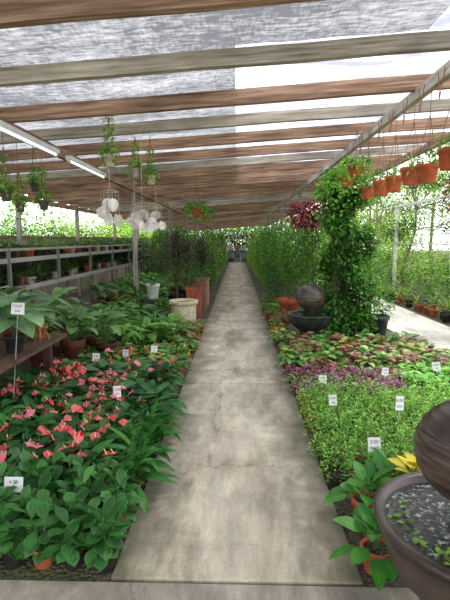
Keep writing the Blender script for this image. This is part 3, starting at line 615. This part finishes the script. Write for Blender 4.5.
# hanging pots on the right
def hang_pot(name, x, y, zc, r, h, top, fn, col=None, mat=POT, **k):
    g = Geo(); col = lin('#c05f35') if col is None else col
    zt = g.pot(x, y, zc-h/2, r, h, col, mat, 20)
    a = np.array([0.3, 2.4, 4.5]); A = np.stack([x+r*np.cos(a), y+r*np.sin(a), np.full(3, zc+h/2-.01)], 1)
    hk = min(top, zc+h/2+.42); B = np.tile([x, y, hk], (3, 1)); g.tubes(A, B, .003, .003, lin('#8a5638'), k=1)
    if top-hk > .01: g.tubes([[x, y, hk]], [[x, y, top]], .003, .003, lin('#8a5638'), k=1)
    fn(g, x, y, zt, **k); return g.build(name)
def sprig(g, x, y, z):
    if U(0, 1) < .7: bushy(g, x, y, z-.02, 110, .13, .18, .045, .024, ('#4c8a35', '#9cc860'))
    else: blades(g, x, y, z+.02, 24, .22, .016, ('#6a9a45', '#b0d080'), dr=1.2)
def trail(g, x, y, z, n=300, r=.2, dn=.3, c=('#4c8a35', '#a5cf6a')):
    th = U(0, 6.3, n); k = U(0, 1, n); rr = r*(.3+.7*np.sqrt(k)); zz = z+.1-k**2*dn*U(.3, 1.1, n)
    g.leaves(np.stack([x+rr*np.cos(th), y+rr*np.sin(th), zz], 1), th, U(-.9, .6, n), .05, .028, .6, .2, 'ovate', 3, cols(n, *c, .3), U(-.4, .4, n), SOFT)
for i, yy in enumerate((2.95, 3.36, 3.62, 4.02, 4.42, 4.85, 5.3, 5.8)):
    hang_pot('hanging_terracotta_pot', 1.64+U(-.03, .03), yy, 2.2+U(-.04, .04), U(.085, .105), U(.15, .18), 2.9, sprig)
hang_pot('hanging_basket', 1.5, 6.4, 2.4, .11, .15, 2.93, lambda g, x, y, z: trail(g, x, y, z, 800, .32, .5, ('#4c8a35', '#92c45c')))
hang_pot('hanging_basket', 1.42, 5.6, 2.42, .1, .13, 2.93, lambda g, x, y, z: trail(g, x, y, z, 420, .2, .35))
hang_pot('hanging_dry_basket', 1.98, 3.95, 2.0, .1, .13, 2.97, lambda g, x, y, z: trail(g, x, y, z, 500, .2, .35, ('#6b5040', '#a08468')))
for yy, x in ((8.3, -.75), (9.2, -.8), (10.1, -.7)):
    hang_pot('hanging_basket', x, yy, 2.12, .1, .13, 2.82, lambda g, x, y, z: trail(g, x, y, z, 350, .22, .3, ('#2f6a28', '#6fa83c')), lin('#b0552f') )
# cords tied on right rail
g = Geo()
for yy in np.arange(2.9, 6, .38):
    g.tubes([[1.575, yy, 2.9]], [[1.56, yy+.04, 2.68]], .005, .004, lin('#9a5a3c'), k=2); g.tubes([[1.56, yy+.04, 2.68]], [[1.575, yy+.12, 2.9]], .004, .004, lin('#9a5a3c'), k=1)
g.build('hanging_cord_loops')

# left hanging planters and capiz shell mobiles
def climber(g, x, y, z, h=.36):
    n = 130; k = U(0, 1, n); th = U(0, 6.3, n)
    g.tubes([[x, y, z]], [[x, y, z+h]], .004, .002, lin('#6a8040'), k=1)
    g.leaves(np.stack([x+.025*np.cos(th), y+.025*np.sin(th), z+h*k], 1), th, U(-.3, .9, n), .045, .028, .4, .2, 'ovate', 2, cols(n, '#5f9340', '#a3c26a'), 0, SOFT)
    bushy(g, x, y, z, 60, .09, .09, .04, .022, ('#5f9340', '#a3c26a'))
    trail(g, x, y, z, 70, .08, .3, ('#5f9340', '#a3c26a'))
for x, y, zc, h in ((-1.2, 4.34, 2.33, .42), (-1.15, 5.21, 2.35, .34), (-.98, 5.21, 2.27, .3), (-2.22, 4.36, 2.02, .34), (-2.13, 5.0, 1.98, .34), (-2.33, 5.25, 2.2, .2), (-2.35, 4.9, 1.95, .3)):
    hang_pot('hanging_planter', x, y, zc, .055, .1, rz(x)-.07, lambda g, x, y, z: climber(g, x, y, z, h), lin('#b0a890') if x > -2 else lin('#5a5048'))
def mobile(x, y, zt, zr, s=1):
    g = Geo(); g.tubes([[x, y, zr]], [[x, y, zt]], .002, .002, lin('#d8d0c0'), k=1)
    th = np.arange(25)*2*pi/24; rr = .07*s
    ring = np.stack([x+rr*np.cos(th), y+rr*np.sin(th), np.full(25, zr-.03)], 1); g.tubes(ring[:-1], ring[1:], .005, .005, lin('#b89a70'), k=1)
    g.tubes(ring[:-1:6], np.tile([x, y, zr], (4, 1)), .0015, .0015, lin('#d8d0c0'), k=1)
    for i in range(10):
        a = i*2.4; r2 = rr*(1 if i % 3 else .3); l = (.03+.06*(i % 3)+.02*U(0, 1))*s
        p = np.array([x+r2*math.cos(a), y+r2*math.sin(a), zr-.03]); q = p-[0, 0, l+.02]
        g.tubes([p], [q], .0015, .0015, lin('#d8d0c0'), k=1)
        az = -pi/2+U(-1.0, 1.0)
        g.leaves([q], az, -pi/2+.12, .1*s, .09*s, .1, .12, 'round', 8, lin('#eeebe4')*U(.75, 1), 0, FLOW)
    g.build('shell_wind_chime')
mobile(-1.2, 4.3, 2.28, 2.08, 1.15); mobile(-1.02, 4.9, 2.77, 2.02, 1.1); mobile(-1.17, 5.2, 2.3, 2.0, .9)
mobile(-.93, 5.22, 2.22, 2.02, 1.0)

# ------------------------------------------------------------------ price tags
M_ink, nt, N, L = newmat('ink'); out = N.new('ShaderNodeOutputMaterial'); p = N.new('ShaderNodeBsdfPrincipled'); p.inputs['Base Color'].default_value = (.05, .05, .06, 1); L.new(p.outputs[0], out.inputs[0])
def tag(x, y, z, w, h, t1='$5', t2='EA', rot=0):
    e = bpy.data.objects.new('price_tag', None); e.location = (x, y, z); e.rotation_euler = (-.12, rot*.6, rot); bpy.context.scene.collection.objects.link(e)
    g = Geo(); g.box((0, 0, 0), (w, .003, h), PLAIN, (.82, .82, .82))
    g.box((0, .004, -(z+.01)/2), (.005, .003, z-.0), PLAIN, (.45, .45, .4))
    g.build('card', parent=e)
    for k, t in enumerate((t1, t2)):
        cu = bpy.data.curves.new('writing', 'FONT'); cu.body = t; cu.size = h*.32; cu.align_x = 'CENTER'; cu.materials.append(M_ink)
        o = bpy.data.objects.new('writing', cu); o.parent = e; o.location = (0, -.0025, h*(.1 if k == 0 else -.28)); o.rotation_euler = (pi/2, 0, 0); bpy.context.scene.collection.objects.link(o)
for a in ((-1.22, 2.28, .27, .1, .085, '6.90', 'each', .1), (-.97, 3.5, .38, .065, .09, '12.00', 'pot', -.15), (-1.52, 4.7, .34, .075, .09, '8.00', 'pot', .15),
          (-1.3, 5.1, .29, .07, .08, '5.00', 'ea', -.1), (-1.0, 5.3, .29, .08, .08, '3.50', 'ea', .2), (1.27, 3.4, .34, .065, .11, '4.00', 'pot', .1), (.89, 2.78, .29, .08, .095, '3.00', 'each', -.1),
          (.8, 3.62, .28, .065, .09, '4.50', 'ea', -.15), (.84, 4.28, .25, .08, .08, '5.00', 'ea', .1), (2.12, 4.7, .27, .08, .09, '6.00', 'ea', -.3), (1.55, 4.6, .24, .07, .08, '6.00', 'ea', .1), (-1.87, 3.75, 1.02, .11, .1, '15.00', 'pot', .1)): tag(*a)

# ------------------------------------------------------------------ outside right
def tree(g, x, y, h, cr, n, col, lean=0.2, L=.12):
    p = np.array([x, y, -.02]); pts = [p]
    for k in range(5): p = p+np.array([U(-lean, lean), U(-lean, lean), h/5]); pts.append(p)
    pts = np.array(pts); rr = np.linspace(.07, .03, 6)*h/4
    g.tubes(pts[:-1], pts[1:], rr[:-1], rr[1:], lin('#8a7c68'), k=1, sides=7, mat=BARK)
    for k in range(12):
        b = pts[R.randint(2, 6)]; q = b+np.array([U(-cr, cr), U(-cr, cr), U(-.1, cr)]); g.tubes([b], [q], .025, .01, lin('#8a7c68'), k=3, sides=5, mat=BARK, bow=.1)
        cloud(g, q, (cr*.6, cr*.6, cr*.45), n//12, L, L*.5, col, shell=.15)
TC = [('#6eb034', '#c0e078'), ('#5aa038', '#a4d464'), ('#88b848', '#d4ec88'), ('#4c9034', '#90c858')]
for (x, y, h, cr) in ((5.2, 9, 3.0, 1.0), (6.2, 12, 3.6, 1.3), (5.4, 14.5, 3.2, 1.1), (7.4, 10, 4, 1.5), (5.6, 18.5, 3.6, 1.3), (7.8, 16, 4.4, 1.8), (6.5, 22, 4.2, 1.6), (5.6, 26, 4, 1.5), (9, 21, 5, 2), (9.5, 13, 5, 2), (4.9, 21, 3, .9), (5.0, 6.2, 2.6, .8), (11, 17, 5, 2.2), (12, 25, 6, 2.4), (8.5, 28, 5.5, 2.2)):
    g = Geo(); tree(g, x, y, h, cr, 3200, random.choice(TC)); g.build('garden_tree')
g = Geo()
for y in np.arange(5, 36, .9):
    for x in (5.1, 5.9, 7.2, 9.0):
        h = U(.3, .85)*(1+(x-5)*.2); cloud(g, (x+U(-.1, .2), y+U(-.3, .3), h), (.5, .55, h), 330, .11, .05, random.choice(TC), shell=.4)
g.build('garden_hedge')
bed('side_path_potted_plants', 4.0, 4.65, 6, 24, .34, [lambda g, x, y, z: bushy(g, x, y, z, 60, .14, .26, .05, .03, ('#6aa844', '#c8e484')), lambda g, x, y, z: rosette(g, x, y, z, 9, .13, .05, .1, nv=3), lambda g, x, y, z: blades(g, x, y, z, 20, .35, .03, ('#5a9038', '#a8c868'))], .1, .17)
g = Geo()
for x, y in ((4.85, 9.6), (4.85, 14), (4.85, 6.5)):
    g.box((x, y, 1.3), (.09, .09, 2.64), PLAIN, lin('#e6e6df'))
g.box((4.85, 10.2, 2.6), (.07, 8, .07), PLAIN, lin('#c8c8c0')); g.box((4.85, 10.2, 1.5), (.03, 8, .03), PLAIN, lin('#c8c8c0'))
g.build('garden_trellis')
# background greenery left, far end
g = Geo()
for y in np.arange(2, 40, 1.3):
    for x in (-6.5, -8.4):
        h = U(1.15, 1.6); cloud(g, (x+U(-.3, .3), y, h), (.8, .9, h), 620, .16, .08, random.choice(TC), shell=.3)
g.build('hedge_beyond_wall')
g = Geo()
for x in np.arange(-14, 18, 1.5):
    for dy in (0, 2):
        h = U(2.2, 3.2); cloud(g, (x+dy*.4, 49+dy+U(-1, 1), h), (1.5, 1.2, h), 900, .3, .17, random.choice(TC), shell=.4)
g.build('far_tree_line')
# far end: stacked planters and a storage rack where the path stops
g = Geo()
for i in range(36):
    x = -2+(i % 9)*.5; z = .1+(i//9)*.31; g.box((x+U(-.05, .05), 33.6, z+.03), (.44, .5, .29), PLAIN, lin(random.choice(['#8a8c90', '#a8a49c', '#6c6e70', '#8f7a6a']))*U(.5, 1.2))
g.build('stacked_stone_blocks')
g = Geo()
for x in (-2.3, -1.15, 0, 1.15, 2.3): g.box((x, 35, 1.1), (.06, .06, 2.24), PLAIN, lin('#55504a'))
for z in (.5, 1.1, 1.7): g.box((0, 35, z), (4.6, .5, .04), PLAIN, lin('#6a625a'))
for z in (.52, 1.12, 1.72):
    for x in np.arange(-2.1, 2.2, .32):
        zt = g.pot(x, 35, z, .12, U(.2, .3), random.choice([lin('#a85a3a'), lin('#55504c'), lin('#9a9a94')]))
        if U(0, 1) < .6: bushy(g, x, 35, zt, 60, .16, .25, .08, .05, ('#3c7530', '#80b04c'))
g.build('pot_storage_rack')

# ------------------------------------------------------------------ light and camera
w = bpy.data.worlds.new('world'); bpy.context.scene.world = w; w.use_nodes = True
bg = w.node_tree.nodes['Background']; bg.inputs[0].default_value = (.95, .97, 1, 1); bg.inputs[1].default_value = 2.7
sd = bpy.data.lights.new('sun', 'SUN'); sd.energy = 4.0; sd.angle = math.radians(12); sd.color = (1, .95, .86)
so = bpy.data.objects.new('sun', sd); so.rotation_euler = (math.radians(-22), math.radians(30), 0); bpy.context.scene.collection.objects.link(so)
cd = bpy.data.cameras.new('camera'); cd.sensor_fit = 'VERTICAL'; cd.sensor_height = 36; cd.lens = 27; cd.clip_start = .05
co = bpy.data.objects.new('camera', cd); co.location = (0, 0, 1.6); co.rotation_euler = (math.radians(90-7.6), 0, math.radians(1.53))
bpy.context.scene.collection.objects.link(co); bpy.context.scene.camera = co
bpy.context.scene.view_settings.view_transform = 'Standard'
